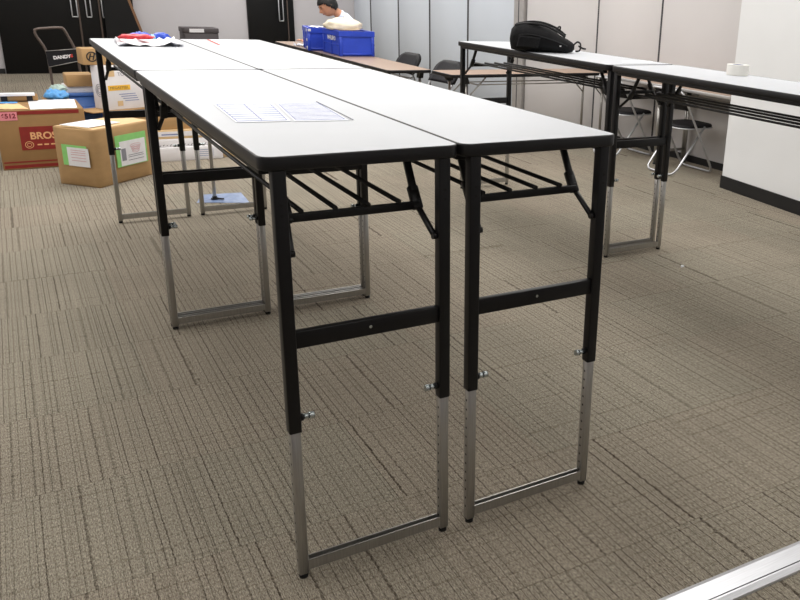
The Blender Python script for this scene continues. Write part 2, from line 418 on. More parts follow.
# ------------------------------------------------------------------ white meeting tables
W, L, H = .45, 1.8, 1.0507
ZS, LX = .4054, .036
def make_table(label, loc):
    t = thing('folding_table', label, 'table', loc)
    o = .003
    x0, y0_, x1, y1_ = -o, 0, W+o, L
    b = MB(); r = .03
    b.loft([rrect(x0+.004, .004, x1-.004, L-.004, r-.004, H-.027), rrect(x0+.004, .004, x1-.004, L-.004, r-.004, H)], M['white_top'], smooth=False)
    b.build('tabletop', t)
    b = MB()
    prof = [(.004, H-.001), (.0035, H+.0006), (.0015, H), (0, H-.003), (0, H-.025), (.0015, H-.029), (.006, H-.0305), (.03, H-.0305), (.03, H-.0275), (.0045, H-.0272)]
    b.loft([rrect(x0+d_, d_, x1-d_, L-d_, max(r-d_, .002), z) for d_, z in prof], M['black_edge'], closed=True)
    b.build('edge_band', t)
    for end in (0, 1):
        yy = (lambda q: q) if end == 0 else (lambda q: L-q)
        sg = 1 if end == 0 else -1
        for side in (0, 1):
            x = LX if side == 0 else W-LX; ins = 1 if side == 0 else -1
            b = MB(); y = yy(.018)
            b.box((x-.0145, y-.0145, ZS), (x+.0145, y+.0145, H-.03), M['black_metal'], bev=.003, seg=2)
            for zh in (.947, .925):      # bolt holes on the leg face
                b.disc((x, y-sg*.0147, zh), (0, -sg, 0), .0035, M['hole'])
            lg = b.build('leg', t)
            b = MB(); b.box((x-.0118, y-.0118, .012), (x+.0118, y+.0118, ZS+.03), M['chrome'], bev=.002, seg=1)
            for k in range(13):
                zh = ZS-.03-k*.027
                if zh > .05: b.disc((x+ins*.0121, y, zh), (ins, 0, 0), .0033, M['hole']); b.disc((x-ins*.0121, y, zh), (-ins, 0, 0), .0033, M['hole'])
            b.build('leg_extension', lg)
            b = MB(); b.cyl((x, y, 0), (x, y, .013), .011, M['black_rubber']); b.build('foot_cap', lg)
            b = MB(); zk = ZS+.033
            b.cyl((x+ins*.014, y, zk), (x+ins*.022, y, zk), .009, M['black_metal'])
            b.cyl((x+ins*.022, y, zk), (x+ins*.036, y, zk), .0068, M['brass_pin'])
            b.cyl((x+ins*.036, y, zk), (x+ins*.048, y, zk), .0082, M['brass_pin'])
            b.build('lock_knob', lg)
            # folding stay: upper link, hinge, lower link
            b = MB(); xi = x+ins*.033
            p0, p1, p2 = (xi, yy(.165), H-.034), (xi, yy(.098), .905), (x+ins*.02, yy(.024), .836)
            b.bar(p0, p1, .012, .018, M['black_metal'], up=(1, 0, 0), bev=.002)
            b.bar((xi, yy(.12), .935), (xi, yy(.085), .885), .017, .026, M['black_metal'], up=(1, 0, 0), bev=.003)
            b.bar((xi, yy(.1), .9), p2, .01, .014, M['black_metal'], up=(1, 0, 0), bev=.002)
            b.cyl((xi-.011, yy(.098), .905), (xi+.011, yy(.098), .905), .008, M['black_metal'])
            b.cyl((x+ins*.026, yy(.02), .834), (x+ins*.012, yy(.02), .834), .008, M['black_metal'])
            b.box((xi-.014, min(yy(.15), yy(.2)), H-.036), (xi+.014, max(yy(.15), yy(.2)), H-.0275), M['black_metal'])
            b.build('folding_stay', t)
        y = yy(.018); xa, xb = LX+.014, W-LX-.014
        b = MB(); b.box((xa, y-.009, .614), (xb, y+.009, .655), M['black_metal'], bev=.002); b.disc((W/2, y-sg*.0092, .636), (0, -sg, 0), .004, M['brass_pin'], 8); b.build('crossbar', t)
        b = MB(); xa, xb = LX+.0115, W-LX-.0115
        b.box((xa, y-.0105, .022), (xb, y-.0075, .05), M['chrome']); b.box((xa, y+.0075, .022), (xb, y+.0105, .05), M['chrome']); b.box((xa, y-.0076, .022), (xb, y+.0076, .0245), M['chrome'])
        b.build('floor_rail', t)
        b = MB(); xs = LX+.028
        b.box((xs, yy(.09)-.007, .885), (W-xs, yy(.09)+.007, .904), M['black_metal'], bev=.002); b.build('shelf_rail', t)
    for x in (.006, W-.034):
        b = MB(); b.box((x, .05, H-.045), (x+.028, L-.05, H-.0305), M['black_metal'], bev=.002); b.build('side_rail', t)
    for x in (.10, .178, .256, .332):
        b = MB(); b.cyl((x, .083, .909), (x, L-.083, .909), .0058, M['black_metal'], n=10); b.build('shelf_rod', t)
    return t
XR = W+.0088
g = 'white folding tables'
tA = make_table('nearest white folding table at left, with a printed drawing lying on it', (0, 0, 0))
tB = dup(tA, (XR, 0, 0), 0, 'bare white folding table in front, right of the one with the printed drawing')
dup(tA, (0, L+.004, 0), 0, 'white folding table behind, carrying a crumpled white sheet and red packet')
dup(tA, (XR-.0015, L+.004, 0), 0, 'white folding table behind, carrying one flat white paper with an orange edge')
thr = -.012
tR = Matrix.Translation((2.2476, 1.8417, 0)) @ Matrix.Rotation(thr, 4, 'Z')
dup(tA, tR @ Vector((0, 0, 0)), thr, 'white folding table carrying the black backpack')
dup(tA, tR @ Vector((0, -L-.022, 0)), thr, 'white folding table carrying the roll of white tape, at the right edge')

# ------------------------------------------------------------------ brown tables
HB = .70
def brown_table(label, loc, rz, length=1.8, w=.42, ins=.16, edge='black_edge'):
    t = thing('brown_table', label, 'table', loc, rz)
    b = MB(); b.loft([rrect(.006, .006, w-.006, length-.006, .03, HB-.024), rrect(.006, .006, w-.006, length-.006, .03, HB)], M['brown_top'], smooth=False); b.build('tabletop', t)
    b = MB(); b.loft([rrect(d_, d_, w-d_, length-d_, .034-d_, z) for d_, z in ((.006, HB-.001), (.002, HB), (0, HB-.004), (0, HB-.024), (.004, HB-.028), (.02, HB-.028), (.02, HB-.0245), (.0065, HB-.0242))], M[edge], closed=True); b.build('edge_band', t)
    for end in (0, 1):
        yy = (lambda q: q) if end == 0 else (lambda q: length-q)
        for x in (.05, w-.05):
            b = MB(); b.cyl((x, yy(ins), .012), (x, yy(ins), HB-.07), .0125, M['chrome']); lg = b.build('leg', t)
            b = MB(); b.cyl((x, yy(ins), 0), (x, yy(ins), .014), .015, M['black_rubber']); b.build('foot_cap', lg)
            b = MB(); b.loft([[(x-.02, yy(a)-.03, z), (x+.02, yy(a)-.03, z), (x+.02, yy(a)+.03, z), (x-.02, yy(a)+.03, z)] for a, z in ((ins, HB-.085), (ins-.01, HB-.05), (ins-.02, HB-.025))], M['black_metal'], smooth=False); b.build('leg_bracket', t)
            b = MB(); b.cyl((x, yy(ins+.005), .48), (x, yy(ins+.2), HB-.03), .006, M['chrome']); b.build('folding_stay', t)
        b = MB(); b.cyl((.05, yy(ins), .12), (w-.05, yy(ins), .12), .009, M['chrome']); b.build('stretcher', t)
    b = MB()
    for xx in (.1, w-.1): b.cyl((xx, .3, HB-.1), (xx, length-.3, HB-.1), .005, M['chrome'])
    for yy in (.3, length-.3): b.cyl((.06, yy, HB-.1), (w-.06, yy, HB-.1), .006, M['chrome'])
    b.build('shelf_rack', t)
    return t
bt = brown_table('brown folding table with the two blue crates, nearer half of the long run', (2.385, 5.2, 0), 0)
dup(bt, (2.385, 7.004, 0), 0, 'brown folding table farther back, behind the blue crates, with loose papers')
dup(bt, (4.58, 4.76, 0), PI/2, 'brown folding table set crossways below the backpack table')
brown_table('brown folding table against the wall behind the two folding chairs', (4.262, 2.93, 0), 0, 1.75, .42, .86, 'post')

# ------------------------------------------------------------------ folding chairs
def make_chair(name, label, loc, rz, padded):
    t = thing(name, label, 'chair', loc, rz)
    w = .2
    b = MB(); P = []
    def rnd(a, c, d_, r, n=5):     # rounded corner at c between a and d_
        a, c, d_ = Vector(a), Vector(c), Vector(d_); u = (a-c).normalized()*r; v = (d_-c).normalized()*r
        return [c+u*(1-k/n)**2+v*(k/n)**2 for k in range(n+1)]
    F1, F2 = Vector((.4, -w, .012)), Vector((.4, w, .012)); T1, T2 = Vector((-.02, -w, .70)), Vector((-.02, w, .70))
    loop = [F1, T1, T2, F2]
    for k in range(4): P += rnd(loop[k-1], loop[k], loop[(k+1) % 4], .07)
    b.tube(P, .0095, M['bright_chrome'], closed=True); b.build('back_frame', t)
    b = MB(); w2 = w-.022; S1, S2 = Vector((.28, -w2, .40)), Vector((.28, w2, .40)); R1, R2 = Vector((-.02, -w2, .012)), Vector((-.02, w2, .012))
    P = [S1]+rnd(S1, R1, R2, .07)+rnd(R1, R2, S2, .07)+[S2]
    b.tube(P, .0095, M['bright_chrome']); b.build('rear_leg_frame', t)
    b = MB(); zs = .39
    b.loft([[(.24+(.19+e)*math.copysign(abs(math.cos(a))**.6, math.cos(a)), (.178+e)*math.copysign(abs(math.sin(a))**.6, math.sin(a)), z) for a in [2*PI*k/28 for k in range(28)]] for e, z in ((-.03, zs), (-.004, zs), (0, zs+.008), (-.006, zs+.02), (-.04, zs+.027), (-.12, zs+.028))], M['black_fabric']); st = b.build('seat', t)
    b = MB(); b.tube([(.24+.19*math.copysign(abs(math.cos(a))**.6, math.cos(a)), .178*math.copysign(abs(math.sin(a))**.6, math.sin(a)), zs-.004) for a in [2*PI*k/32 for k in range(32)]], .006, M['bright_chrome'], closed=True); b.build('seat_rim', st)
    b = MB()
    z0, z1 = (.535, .735) if padded else (.54, .665)
    th = .036 if padded else .02
    rows = []
    for k in range(9):
        z = z0+(z1-z0)*k/8; x = .4-.42*(z-.012)/.688+(.02 if padded else .008)
        hw = w*(1.1 if padded else .93)*(1-.0*k)*min(1, (math.sqrt(max(0, 1-max(0, (k-4)/4.6)**2.6)))); hw = max(hw, .05)
        bow = .006 if padded else .03
        rows.append([(x-bow*(1-(q/hw)**2)-s_*th, q, z) for s_ in (0, 1) for q in ([hw*(-1+2*j/8) for j in range(9)] if s_ == 0 else [hw*(1-2*j/8) for j in range(9)])])
    b.loft(rows, M['black_fabric']); b.build('backrest', t)
    return t
ch = make_chair('folding_chair', 'black folding chair with chrome frame, nearer of the two below the tape roll table', (4.12, 3.5, 0), 0, False)
dup(ch, (4.12, 4.3, 0), 0, 'black folding chair with chrome frame, farther of the two beneath the white table joint')
cb = make_chair('folding_chair', 'black padded chair seen over the near end of the brown crate table', (3.2, 6.62, 0), PI+.1, True)
dup(cb, (3.2, 5.68, 0), PI+.1, 'black padded chair standing behind the crossways brown table, beside its left end')
dup(cb, (3.36, 8.3, 0), PI, 'black padded chair the person in the pale shirt sits on')

# ------------------------------------------------------------------ cartons and clutter on the left
def carton(name, label, loc, rz, sx, sy, sz, m, cat='box', seam=True, tape=None, group=None):
    """closed carton, base at loc, near left corner at local origin, +x along the front"""
    t = thing(name, label, cat, loc, rz, group)
    b = MB(); b.box((0, 0, 0), (sx, sy, sz-.004), m, bev=.005)
    if seam:
        b.box((.002, .002, sz-.005), (sx-.002, sy/2-.0015, sz), m, bev=.0015, seg=1); b.box((.002, sy/2+.0015, sz-.005), (sx-.002, sy-.002, sz), m, bev=.0015, seg=1)
    b.build('carton_body', t)
    if tape:
        b = MB(); b.box((-.001, sy/2-.025, sz-.07), (sx+.001, sy/2+.025, sz+.0012), tape); b.build('packing_tape', t)
    return t
def decal(name, par, lo, hi, m):
    b = MB(); b.box(lo, hi, m); return b.build(name, par)
FR = (PI/2, 0, 0)      # text on a face looking along -y
# big carton with the red print
ca = carton('carton', 'large brown carton with red printed panel, standing at the left edge', (-.525, 5.385, 0), .02, .565, .56, .43, M['carton_dark'])
decal('red_panel', ca, (.135, -.0022, .14), (.48, -.0005, .31), M['red_print'])
decal('red_stripe', ca, (.0, -.0022, .398), (.53, -.0005, .424), M['red_print']); decal('red_stripe', ca, (.01, -.0022, .012), (.555, -.0005, .034), M['red_print']); decal('red_stripe', ca, (.01, -.0022, .05), (.555, -.0005, .06), M['red_print'])
text('lettering', 'BROSIC', .07, M['cream_print'], ca, (.315, -.0032, .24), FR, bold=.002)
b = MB(); b.tube([(.185+.026*math.cos(a), -.0025, .178+.024*math.sin(a)) for a in [2*PI*k/20 for k in range(20)]], .0022, M['cream_print'], closed=True, n=6); b.tube([(.185+.014*math.cos(a), -.0025, .178+.012*math.sin(a)) for a in [2*PI*k/16 for k in range(16)]], .0018, M['cream_print'], closed=True, n=6); b.build('round_emblem', ca)
for k in range(5): decal('small_print', ca, (.235+k*.043, -.003, .172), (.265+k*.043, -.0023, .182), M['cream_print'])
tg = decal('pink_tag', ca, (.03, -.003, .36), (.137, -.001, .42), M['pink_tag']); text('tag_number', '6512', .045, M['maroon'], ca, (.083, -.0036, .39), FR, bold=.0015)
# papers on it
def paper(name, label, poly, z, m, group=None, cat='paper', th=.0012, wob=0):
    b = MB(); c = Vector((sum(p[0] for p in poly)/len(poly), sum(p[1] for p in poly)/len(poly), z))
    if wob:
        n = 10; i = b.slot(m); G = []
        for a in range(n+1):
            row = []
            for e in range(n+1):
                u, v = a/n, e/n
                p = [(poly[0][k]*(1-u)+poly[1][k]*u)*(1-v)+(poly[3][k]*(1-u)+poly[2][k]*u)*v for k in (0, 1)]
                row.append(b.bm.verts.new((p[0]-c.x, p[1]-c.y, th+wob*abs(random.gauss(0, .5)))))
            G.append(row)
        for a in range(n):
            for e in range(n):
                f = b.bm.faces.new((G[a][e], G[a+1][e], G[a+1][e+1], G[a][e+1])); f.material_index = i
    else:
        b.loft([[(p[0]-c.x, p[1]-c.y, 0) for p in poly], [(p[0]-c.x, p[1]-c.y, th) for p in poly]], m, smooth=False)
    o = b.build(name); o.location = c
    return tag(o, label, cat, group) if label else o
paper('paper_sheet', 'white sheet spread over the top of the carton with red printed panel', [(-.3, 5.4), (.0, 5.41), (.015, 5.92), (-.3, 5.92)], .4305, M['paper'], cat='paper', wob=.004)
paper('paper_sheet', 'pale orange sheet lying on the left part of the red printed carton', [(-.515, 5.46), (-.31, 5.43), (-.36, 5.72), (-.52, 5.74)], .4305, M['paper_orange'], wob=.004)
paper('paper_sheet', 'light blue sheet at the back edge of the red printed carton top', [(-.51, 5.78), (-.37, 5.76), (-.37, 5.85), (-.51, 5.87)], .4305, M['blue_bag'], wob=.003)
# slim carton with white lid lying on it
ct = carton('carton', 'small brown carton with white lid and dark corners, on the red printed carton', (-.47, 5.86, .437), 0, .24, .07, .05, M['carton_dark'], seam=False)
decal('white_lid', ct, (-.006, -.006, .038), (.222, .076, .055), M['carton_white'])
decal('dark_corner', ct, (-.003, -.003, 0), (.04, .073, .037), M['black_fabric']); decal('dark_corner', ct, (.165, -.003, 0), (.205, .073, .037), M['black_fabric'])
# front carton with green edged labels
aB = math.atan2(4.92-4.537, .45-.016)
vB = Vector((math.cos(aB), math.sin(aB), 0))
cB = thing('carton', 'brown carton with green edged white labels and bulging sides, in front of the others', 'box', (.022, 4.56, 0), aB)
b = MB(); n = 8; sx, sy, sz = .52, .33, .395
i = b.slot(M['carton'])
def bulge_ring(z, e):
    pts = []
    for (x0, y0_), (x1, y1_), nx, ny in (((0, 0), (sx, 0), 0, -1), ((sx, 0), (sx, sy), 1, 0), ((sx, sy), (0, sy), 0, 1), ((0, sy), (0, 0), -1, 0)):
        for k in range(n):
            u = k/n; bl = e*math.sin(PI*u)
            pts.append((x0+(x1-x0)*u+nx*bl, y0_+(y1_-y0_)*u+ny*bl, z))
    return pts
b.loft([bulge_ring(z, e) for z, e in ((0, .0), (.01, .008), (.1, .018), (.2, .022), (.3, .016), (.385, .005), (.395, .0))], M['carton'], smooth=True)
b.build('carton_body', cB)
b = MB(); b.loft([[(.005, .004, .394), (sx-.004, .004, .394), (sx-.004, sy/2-.002, .398), (.005, sy/2-.002, .398)], [(.005, .004, .398), (sx-.004, .004, .398), (sx-.004, sy/2-.002, .405), (.005, sy/2-.002, .405)]], M['carton_light'], smooth=False); b.build('top_flap', cB)
b = MB(); b.loft([[(.005, sy/2+.002, .398), (sx-.004, sy/2+.002, .398), (sx-.004, sy-.004, .394), (.005, sy-.004, .394)], [(.005, sy/2+.002, .405), (sx-.004, sy/2+.002, .405), (sx-.004, sy-.004, .398), (.005, sy-.004, .398)]], M['carton_light'], smooth=False); b.build('top_flap', cB)
decal('white_film', cB, (.02, .05, .405), (.3, .29, .408), M['white_film'])
def label_on(par, c, ux, w, h, tilt, parts):
    """a label on a side face: ux = direction along the face in local coords"""
    t = MB(); 
    return t
R0 = Matrix.Rotation(.05, 4, 'Y')
b = MB()
b.box((.15, -.027, .115), (.44, -.0245, .335), M['label_green']); lb = b.build('address_label', cB)
decal('white_field', lb, (.185, -.029, .12), (.425, -.0265, .29), M['label_white']); decal('bar_code', lb, (.195, -.0305, .155), (.235, -.0285, .24), M['grey_ink'])
b = MB()
for k in range(4): b.tube([(.33+(.05-.006*k)*math.cos(a), -.0295, .25-.013*k+.012*math.sin(a)) for a in [2*PI*j/14 for j in range(14)]], .0016, M['pink_ink'], closed=True, n=5)
b.build('red_scribble', lb)
for z in (.185, .172, .15): decal('print_line', lb, (.255, -.0305, z), (.4, -.0285, z+.004), M['grey_ink'])
b = MB(); b.box((-.0255, .05, .145), (-.023, .255, .285), M['label_green']); lb = b.build('small_label', cB)
decal('white_field', lb, (-.0275, .035, .143), (-.025, .21, .27), M['label_white'])
for z in (.25, .235, .22, .2, .18): decal('print_line', lb, (-.0285, .06, z), (-.027, .18, z+.004), M['pink_ink'])

# blue tubs and cartons behind
tb = thing('plastic_tub', 'dull blue plastic tub carrying small brown carton, behind the cartons', 'tub', (-.055, 6.2, 0))
b = MB(); b.loft([rrect(0, 0, .3, .36, .02, 0), rrect(-.008, -.008, .308, .368, .02, .42)], M['blue_tub']); b.build('tub_body', tb)
b = MB(); b.box((-.018, -.018, .42), (.318, .378, .445), M['blue_tub'], bev=.006); b.build('tub_rim', tb)
cw = carton('carton', 'flat white carton between the blue tub and small brown carton', (-.03, 6.22, .4455), 0, .22, .3, .05, M['carton_white'])
cbx = carton('carton', 'small plain brown carton on top of the blue tub, beside the hand truck', (-.005, 6.2, .496), .03, .2, .26, .095, M['carton'])
tb2 = thing('plastic_tub', 'deep blue plastic tub in the gap between the two front cartons', 'tub', (.02, 5.97, 0))
b = MB(); b.loft([rrect(0, 0, .17, .2, .015, 0), rrect(-.004, -.004, .174, .204, .015, .335)], M['blue_tub']); b.build('tub_body', tb2)
b = MB(); b.box((-.008, -.008, .32), (.178, .208, .338), M['blue_tub'], bev=.004); b.build('tub_rim', tb2)
cs = carton('carton', 'plain brown carton under the white printed carton', (.29, 5.9, 0), .35, .3, .22, .337, M['carton'])
# white printed carton
aW = .42
cW = carton('carton', 'white printed carton with yellow strip, behind the far table legs', (.245, 5.83, .3455), aW, .33, .2, .345, M['carton_white'])
cs2 = MB(); cs2.box((-.15, -.03, 0), (.36, .22, .007), M['carton']); o = cs2.build('cardboard_sheet'); place(o, (.245, 5.83, .3383), aW); tag(o, 'flat brown cardboard sheet under the white printed carton', 'cardboard')
decal('yellow_strip', cW, (.015, -.0022, .155), (.2, -.0005, .195), M['yellow_print'])
text('strip_lettering', 'MEGASTEEL', .03, M['carton_dark'], cW, (.108, -.003, .175), FR)
text('box_lettering', 'TOOL', .04, M['grey_ink'], cW, (.16, -.002, .28), FR)
decal('brown_patch', cW, (.03, -.0022, .265), (.08, -.0005, .315), M['carton_light'])
for k in range(4): decal('print_line', cW, (.1+.015*k, -.0022, .12-.018*k), (.24+.008*k, -.0005, .125-.018*k), M['blue_ink'])
decal('brown_patch', cW, (.08, -.0022, .03), (.125, -.0005, .07), M['carton_light'])
b = MB()
for rr in (.05, .034, .02): b.tube([(-.0015, .1+rr*math.cos(a), .15+rr*math.sin(a)) for a in [2*PI*k/20 for k in range(20)]], .0022, M['grey_ink'], closed=True, n=5)
b.build('round_emblem', cW)
# brown carton with the round mark on top
cH = carton('carton', 'brown carton with black round mark, on top of the white printed carton', (.115, 5.94, .6945), .12, .3, .2, .125, M['carton'], seam=True)
b = MB(); b.tube([(.068+.036*math.cos(a), -.0015, .064+.036*math.sin(a)) for a in [2*PI*k/24 for k in range(24)]], .005, M['black_ink'], closed=True, n=6)
for dx in (-.014, .014): b.bar((.068+dx-.008, -.0015, .038), (.068+dx+.008, -.0015, .09), .009, .003, M['black_ink'], up=(0, 1, 0))
b.bar((.05, -.0015, .066), (.087, -.0015, .066), .008, .003, M['black_ink'], up=(0, 1, 0)); b.build('round_mark', cH)

def crumple(name, label, c, rad, m, amp, seed, cat, rz=0, flat=True):
    rs = random.Random(seed); ph = [(rs.uniform(2, 7), rs.uniform(2, 7), rs.uniform(2, 7), rs.uniform(0, 6)) for _ in range(6)]
    def fn(d):
        k = 1
        for a, e, f, p in ph: k += amp*math.sin(a*d.x*2+p)*math.cos(e*d.y*2+p)*math.sin(f*d.z+p)
        return k
    b = MB(); b.blob((0, 0, 0), rad, m, fn, 28, 18)
    zmin = min(v.co.z for v in b.bm.verts)
    for v in b.bm.verts:
        if v.co.z < -rad[2]*.55: v.co.z = -rad[2]*.55
    o = b.build(name); o.location = (c[0], c[1], c[2]+rad[2]*.55); o.rotation_euler.z = rz
    return tag(o, label, cat)
crumple('plastic_bag', 'crumpled light blue plastic bag behind the red printed carton', (-.1, 6.02, .425), (.08, .08, .05), M['blue_bag'], .16, 3, 'bag')
q = carton('carton', 'plain brown carton behind the red printed carton, under the blue plastic bag', (-.2, 5.965, 0), 0, .19, .22, .424, M['carton_dark'])
crumple('plastic_pouch', 'grey green pouch resting on the light blue plastic bag', (-.075, 6.06, .485), (.055, .05, .03), M['pale_bag'], .14, 5, 'pouch')

# hand truck
ht = thing('hand_truck', 'black and chrome hand truck with folding handle, behind the cartons', 'hand truck', (-.085, 7.3, 0), .1)
b = MB(); zt = .91
P = bez([(.02, .0, .16), (.02, .0, .5), (.008, -.01, .7), (-.045, -.01, .82), (-.058, -.01, .865), (-.045, -.01, .89), (.04, -.01, .9), (.14, -.01, .905), (.175, -.01, .89), (.21, -.01, .81), (.245, -.01, .7), (.265, 0, .5), (.27, 0, .16)], 7)
b.tube(P, .0115, M['door_post'], n=10); b.build('handle', ht)
b = MB(); b.loft([[(.01, -.03, .555), (.28, -.03, .61), (.28, -.012, .61), (.01, -.012, .555)], [(.0, -.03, .70), (.28, -.03, .72), (.28, -.012, .72), (.0, -.012, .70)]], M['black_fabric'], smooth=False); pn = b.build('name_panel', ht)
b = MB(); b.tube([(.0, -.034, .70), (.28, -.034, .72)], .003, M['chrome'], n=6); b.tube([(.01, -.034, .558), (.28, -.034, .613)], .003, M['chrome'], n=6); b.build('panel_trim', pn)
text('lettering', 'DANDY', .04, M['white_text'], ht, (.125, -.033, .645), (PI/2, -.1, 0), bold=.002)
text('lettering', '-S', .036, M['red_text'], ht, (.2, -.033, .655), (PI/2, -.1, 0), bold=.002)
b = MB(); b.box((-.05, -.68, .13), (.34, .03, .165), M['case'], bev=.01); b.build('platform', ht)
for x in (.01, .28):
    for y in (-.6, -.04):
        b = MB(); b.cyl((x-.015, y, .05), (x+.015, y, .05), .05, M['black_rubber'], n=20); wh = b.build('wheel', ht)
        b = MB(); b.box((x-.024, y-.03, .05), (x-.018, y+.03, .131), M['chrome']); b.box((x+.018, y-.03, .05), (x+.024, y+.03, .131), M['chrome']); b.cyl((x-.026, y, .05), (x+.026, y, .05), .008, M['chrome']); b.build('caster_fork', ht)

# dark case by the back wall
dc = thing('storage_case', 'dark grey storage case with white label against the back wall', 'case', (1.83, 11.5, 0))
b = MB(); b.box((0, 0, 0), (.47, .4, .63), M['case'], bev=.01); b.build('case_body', dc)
b = MB(); b.box((-.008, -.008, .63), (.478, .408, .7), M['case'], bev=.01); b.build('case_lid', dc)
decal('white_label', dc, (.07, -.011, .64), (.27, -.0085, .69), M['label_white'])

# flat cartons under the far tables
pk = [('long white carton, lowest of the flat stack beneath the far tables', (.5, 5.33, 0), 0, .49, .3, .108, M['carton_white']),
      ('crumpled topped white carton, second in the flat stack beneath the far tables', (.505, 5.36, .109), .02, .4, .27, .06, M['carton_white']),
      ('brown and white carton, third in the flat stack beneath the far tables', (.5, 5.38, .17), -.02, .42, .26, .07, M['carton_light']),
      ('brown carton, topmost of the flat stack beneath the far tables', (.5, 5.4, .241), .03, .34, .24, .11, M['carton'])]
for lab, loc, rz, sx, sy, sz, m in pk:
    k = carton('carton', lab, loc, rz, sx, sy, sz, m)
    if 'second' in lab:
        b = MB()
        for j in range(14): b.bar((.02+j*.026, -.001, .006+.004*(j % 3)), (.03+j*.026, -.001, .014+.006*(j % 2)), .004, .003, M['black_ink'], up=(0, 1, 0))
        b.build('printed_marks', k)
    if 'third' in lab: decal('white_band', k, (.01, -.0015, .02), (.34, -.0004, .058), M['carton_white']); decal('blue_print', k, (.05, -.002, .03), (.2, -.001, .04), M['blue_ink'])
    if 'lowest' in lab: decal('blue_print', k, (.29, -.0015, .02), (.44, -.0004, .095), M['label_white']); [decal('print_line', k, (.3, -.002, .03+.016*q), (.42, -.0012, .034+.016*q), M['blue_ink']) for q in range(4)]
k = carton('carton', 'pale flat carton beside the white stack, with a black case on it', (1.0, 5.37, 0), .02, .26, .28, .075, M['carton_light'])
bc = thing('black_case', 'small black case lying on the pale flat carton beneath the far tables', 'case', (1.0, 5.38, .0765), .02)
b = MB(); b.box((0, 0, 0), (.22, .2, .05), M['black_fabric'], bev=.008); b.build('case_body', bc)
b = MB(); b.tube([(.07, -.001, .025), (.075, -.022, .025), (.145, -.022, .025), (.15, -.001, .025)], .005, M['black_rubber']); b.build('case_handle', bc)

# blue film on the carpet and the slim steel post
paper('plastic_sheet', 'blue grey plastic sheet lying flat on the carpet beneath the far tables', [(.515, 3.9), (.82, 3.77), (.835, 4.07), (.585, 4.11)], .001, M['blue_film'], cat='sheet', wob=.003)
sp = thing('steel_post', 'slim steel post with black foot, standing on the blue grey plastic sheet', 'post', (.637, 3.945, .006))
b = MB(); b.box((-.01, -.01, .012), (.01, .01, .9), M['chrome'], bev=.002); b.build('post_tube', sp)
b = MB(); b.loft([[(.024*math.cos(a), .018*math.sin(a), z) for a in [2*PI*k/12 for k in range(12)]] for z in (0, .008)], M['black_rubber']); b.cyl((0, 0, .006), (0, 0, .02), .015, M['black_rubber']); b.bar((.02, -.01, .004), (.05, -.035, .004), .012, .007, M['black_rubber']); b.build('rubber_foot', sp)

# ------------------------------------------------------------------ things on the white tables
ZT = H+.0008
def ruled(o, P, rows, cols, m, wdt=.0011):
    """printed lines on a sheet: P = corners near left, near right, far right, far left in world"""
    c = o.location; b = MB()
    def at(u, v): return [(P[0][k]*(1-u)+P[1][k]*u)*(1-v)+(P[3][k]*(1-u)+P[2][k]*u)*v-c[k] for k in (0, 1)]
    def line(a, e, w=wdt):
        p, q = at(*a), at(*e); b.bar((p[0], p[1], .0009), (q[0], q[1], .0009), w, .0004, m)
    for k in range(rows):
        v = .06+.88*k/(rows-1); line((.05, v), (.95, v), wdt*(3 if k % 3 == 0 else 1.8))
    for k in range(cols):
        u = .05+.9*k/(cols-1); line((u, .06), (u, .94))
    return b.build('printed_lines', o)
P1 = [(.058, .46), (.19, .445), (.235, .785), (.075, .82)]; P2 = [(.198, .44), (.335, .415), (.372, .79), (.243, .785)]
o1 = paper('printed_drawing', 'printed sheet of blue ruled lines on the nearest left table', P1, ZT, M['sheet'], cat='paper', th=.0006)
ruled(o1, P1, 9, 3, M['line_ink'], .002)
o2 = paper('printed_drawing', 'printed sheet with dense small print, beside the ruled one on the nearest left table', P2, ZT, M['sheet_b'], cat='paper', th=.0006)
ruled(o2, P2, 15, 2, M['line_ink'], .0016)
b = MB(); b.bar((.345, .415, 0), (.365, .785, 0), .003, .0012, M['grey_ink']); o = b.build('pencil'); o.location.z = ZT+.002; tag(o, 'thin dark grey pencil along the edge of the printed sheet', 'pencil')
paper('paper_sheet', 'faint white sheet lying by the middle table joint', [(.47, 1.79), (.62, 1.81), (.62, 1.93), (.49, 1.94)], ZT, M['paper'], th=.0008)
wp = paper('paper_sheet', 'flat white paper with orange edge at the far table end', [(.585, 3.14), (.76, 3.14), (.835, 3.57), (.61, 3.57)], ZT, M['sheet'], th=.0008)
b = MB(); b.bar((-.115, -.22, .0012), (-.09, .2, .0012), .012, .0008, M['red_text'], up=(0, 0, 1)); b.build('orange_edge', wp)
paper('plastic_sheet', 'crumpled white plastic sheet under the red packet at the far left table corner', [(.08, 2.99), (.38, 2.98), (.4, 3.42), (.1, 3.4)], ZT, M['white_film'], cat='sheet', wob=.026)
crumple('packet', 'red plastic packet lying on the crumpled white sheet', (.185, 3.2, ZT+.024), (.08, .05, .016), M['red_pack'], .1, 12, 'packet', -.3)
crumple('packet', 'blue plastic packet behind the red packet', (.24, 3.47, ZT), (.06, .05, .028), M['blue_pack'], .1, 13, 'packet', .2)
crumple('packet', 'blue plastic packet farther right, beyond the crumpled white sheet', (.35, 3.5, ZT), (.045, .045, .026), M['blue_pack'], .1, 14, 'packet', .2)
crumple('packet', 'pale cyan packet squeezed between the two blue packets', (.3, 3.47, ZT), (.018, .04, .02), M['cyan_pack'], .1, 15, 'packet')
pR = paper('paper_sheet', 'thin white paper lying across the table behind the joint', [(2.43, 1.96), (2.62, 1.9), (2.69, 2.04), (2.52, 2.08)], ZT, M['paper'], th=.0015)

